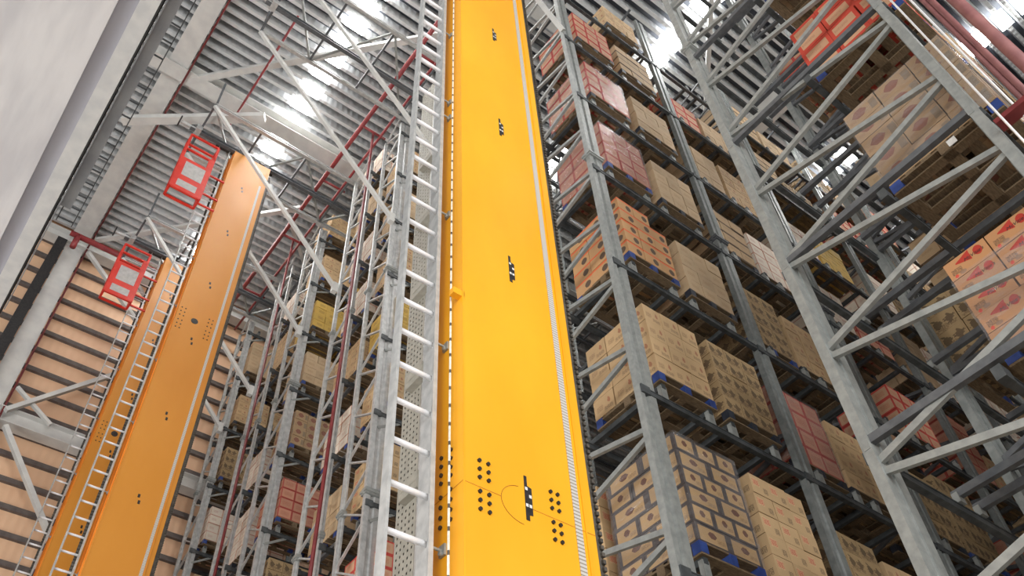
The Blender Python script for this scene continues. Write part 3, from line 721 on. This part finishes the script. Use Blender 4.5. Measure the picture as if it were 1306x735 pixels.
# ------------------------------------------------------------------ crane guide rails, ties and knee braces above the aisles
RZ = 20.25
for (ya, yc, yb, lab) in ((8.3,9.35,10.15,'nearest the ladder'),(12.6,13.46,14.3,'over the upper cage crane'),(16.85,17.75,18.6,'over the lower cage crane')):
    e = empty('aisle_top_truss', (3.4,yc,RZ), 'pale top truss with dark crane guide rail ' + lab, 'truss')
    for yy in (ya,yb): one('side_chord', lambda b: hsec(b,(1.4,yy,RZ),(26,yy,RZ),.09,.1,.02), M['alu'], e)
    one('guide_rail', lambda b: hsec(b,(1.15,yc,RZ-.12),(26,yc,RZ-.12),.1,.13,.03), M['galv_dark'], e)
    x = 1.4; k = 0
    while x < 16:
        one('cross_tie', lambda b: b.bar((x,ya,RZ),(x,yb,RZ),.05,.05), M['galv_dark'], e)
        y1_, y2_ = (ya,yb) if k % 2 == 0 else (yb,ya)
        one('diagonal_tie', lambda b: b.bar((x,y1_,RZ+.02),(x+1.3,y2_,RZ+.02),.05,.05), M['galv'], e)
        x += 1.3; k += 1
    for yy in (ya,yb):
        one('knee_brace', lambda b: (b.bar((1.4,yy,RZ-.05),(X0,yy,15.75),.075,.09), b.box((X0-.12,yy-.06,15.65),(X0,yy+.06,15.95))), M['frame_white'], e)
        one('hanger', lambda b: b.bar((1.42,yy,RZ),(1.42,yy+.001,21.4),.05,.05), M['galv_dark'], e)
    one('end_buffer', lambda b: (b.box((1.28,yc-.12,RZ-.2),(1.42,yc+.12,RZ+.02)), b.tube((.9,yc,RZ-.1),(1.28,yc,RZ-.1),.05,12)), M['alu'], e)
    one('end_ring', lambda b: [b.bar((.86,yc+.13*math.cos(a),RZ-.1+.13*math.sin(a)),(.86,yc+.13*math.cos(a+.45),RZ-.1+.13*math.sin(a+.45)),.03,.03) for a in [i*.45 for i in range(14)]], M['black'], e)
b = MB(); b.bar((4.35,4.38,16.45),(X0,4.38,15.15),.08,.09); tag(b.build('steel_brace', M['frame_white']), 'short pale knee brace meeting the near upright at the top of the picture', 'brace')

# ------------------------------------------------------------------ perforated cable tray behind the ladder
e = empty('cable_tray', (X0,8.9,-1.6), 'perforated pale vertical cable tray seen between the ladder rungs', 'cable tray')
def tray(b):
    # perforated plate: strips with real holes between them, facing the viewer
    for (p0, p1) in (((5.42,9.22),(5.42,9.06)),((5.42,9.05),(5.42,8.72))):
        pass
    b.box((5.42,9.2,-1.6),(5.52,9.22,20)); b.box((5.42,8.7,-1.6),(5.52,8.72,20))
    cols = 5; y0, y1 = 8.72, 9.2; hw = .034
    step = (y1-y0)/cols
    for i in range(cols+1):
        ya = y0+i*step-(step-hw)/2; b.box((5.42,max(y0,ya),-1.6),(5.425,min(y1,ya+step-hw),20))
    z = -1.6
    while z < 20:
        b.box((5.4205,y0,z),(5.4245,y1,z+.075)); z += .115
one('perforated_plate', tray, M['tray'], e)
one('back_plate', lambda b: b.box((5.50,8.72,-1.6),(5.51,9.2,20)), M['chain'], e)
one('side_channel', lambda b: (b.box((5.42,8.44,-1.6),(5.45,8.64,20)), b.box((5.42,8.66,-1.6),(5.5,8.69,20))), M['alu'], e)
for z in (16.2,14.05,11.9,9.72,7.56,5.4,3.25):
    one('junction_box', lambda b: (b.box((5.30,8.52,z),(5.42,8.98,z+.3)), b.box((5.295,8.55,z+.13),(5.30,8.95,z+.15))), M['tray'], e)

# ------------------------------------------------------------------ lift roots to floor level = 0
for o in list(col.objects):
    if o.parent is None: o.location.z += ZO

# ------------------------------------------------------------------ light
w = bpy.data.worlds.new('World'); SC.world = w; w.use_nodes = True
bg = w.node_tree.nodes['Background']; bg.inputs[0].default_value = (.97,.98,1,1); bg.inputs[1].default_value = .26
def area(name, loc, target, sx, sy, e, c=(1,1,1)):
    l = bpy.data.lights.new(name, 'AREA'); l.shape = 'RECTANGLE'; l.size = sx; l.size_y = sy; l.energy = e; l.color = c
    o = bpy.data.objects.new(name, l); col.objects.link(o); o.location = loc
    o.rotation_euler = (Vector(target)-Vector(loc)).to_track_quat('-Z','Y').to_euler(); return o
area('added_fill_light', (-10,-6,5+ZO), (4,8,8+ZO), 14, 9, 1550, (1,.99,.97))  # added soft fill from the open side; no door is built
area('added_fill_light', (-9,9,3+ZO), (4,10,8+ZO), 10, 6, 1000, (1,.99,.97))  # added low fill for the left racks and the overhead housing
area('added_fill_light', (1.5,-15,7+ZO), (3,10,9+ZO), 9, 8, 2500, (1,.99,.97))  # added fill for the mast front and aisle faces, no fixture behind it

# ------------------------------------------------------------------ camera
cam = bpy.data.cameras.new('Camera'); cam.sensor_width = 36; cam.lens = 1120.75*36/1306; cam.clip_end = 300
co = bpy.data.objects.new('Camera', cam); col.objects.link(co)
r = Vector((0.792847,-0.607627,-0.046719)); d = Vector((0.4397,0.623442,-0.646517)); f = Vector((0.421968,0.492046,0.761468))
mm = Matrix(((r.x,-d.x,-f.x,0),(r.y,-d.y,-f.y,0),(r.z,-d.z,-f.z,ZO),(0,0,0,1)))
co.matrix_world = mm; SC.camera = co
SC.view_settings.view_transform = 'Standard'; SC.view_settings.look = 'None'; SC.view_settings.gamma = 1
SC.view_settings.exposure = 0.22; SC.view_settings.use_curve_mapping = False
print('cartons', NC[0], 'pallets', NP[0], 'objects', len(col.objects), 'rest', sum(len(v) for v in REST.values()))
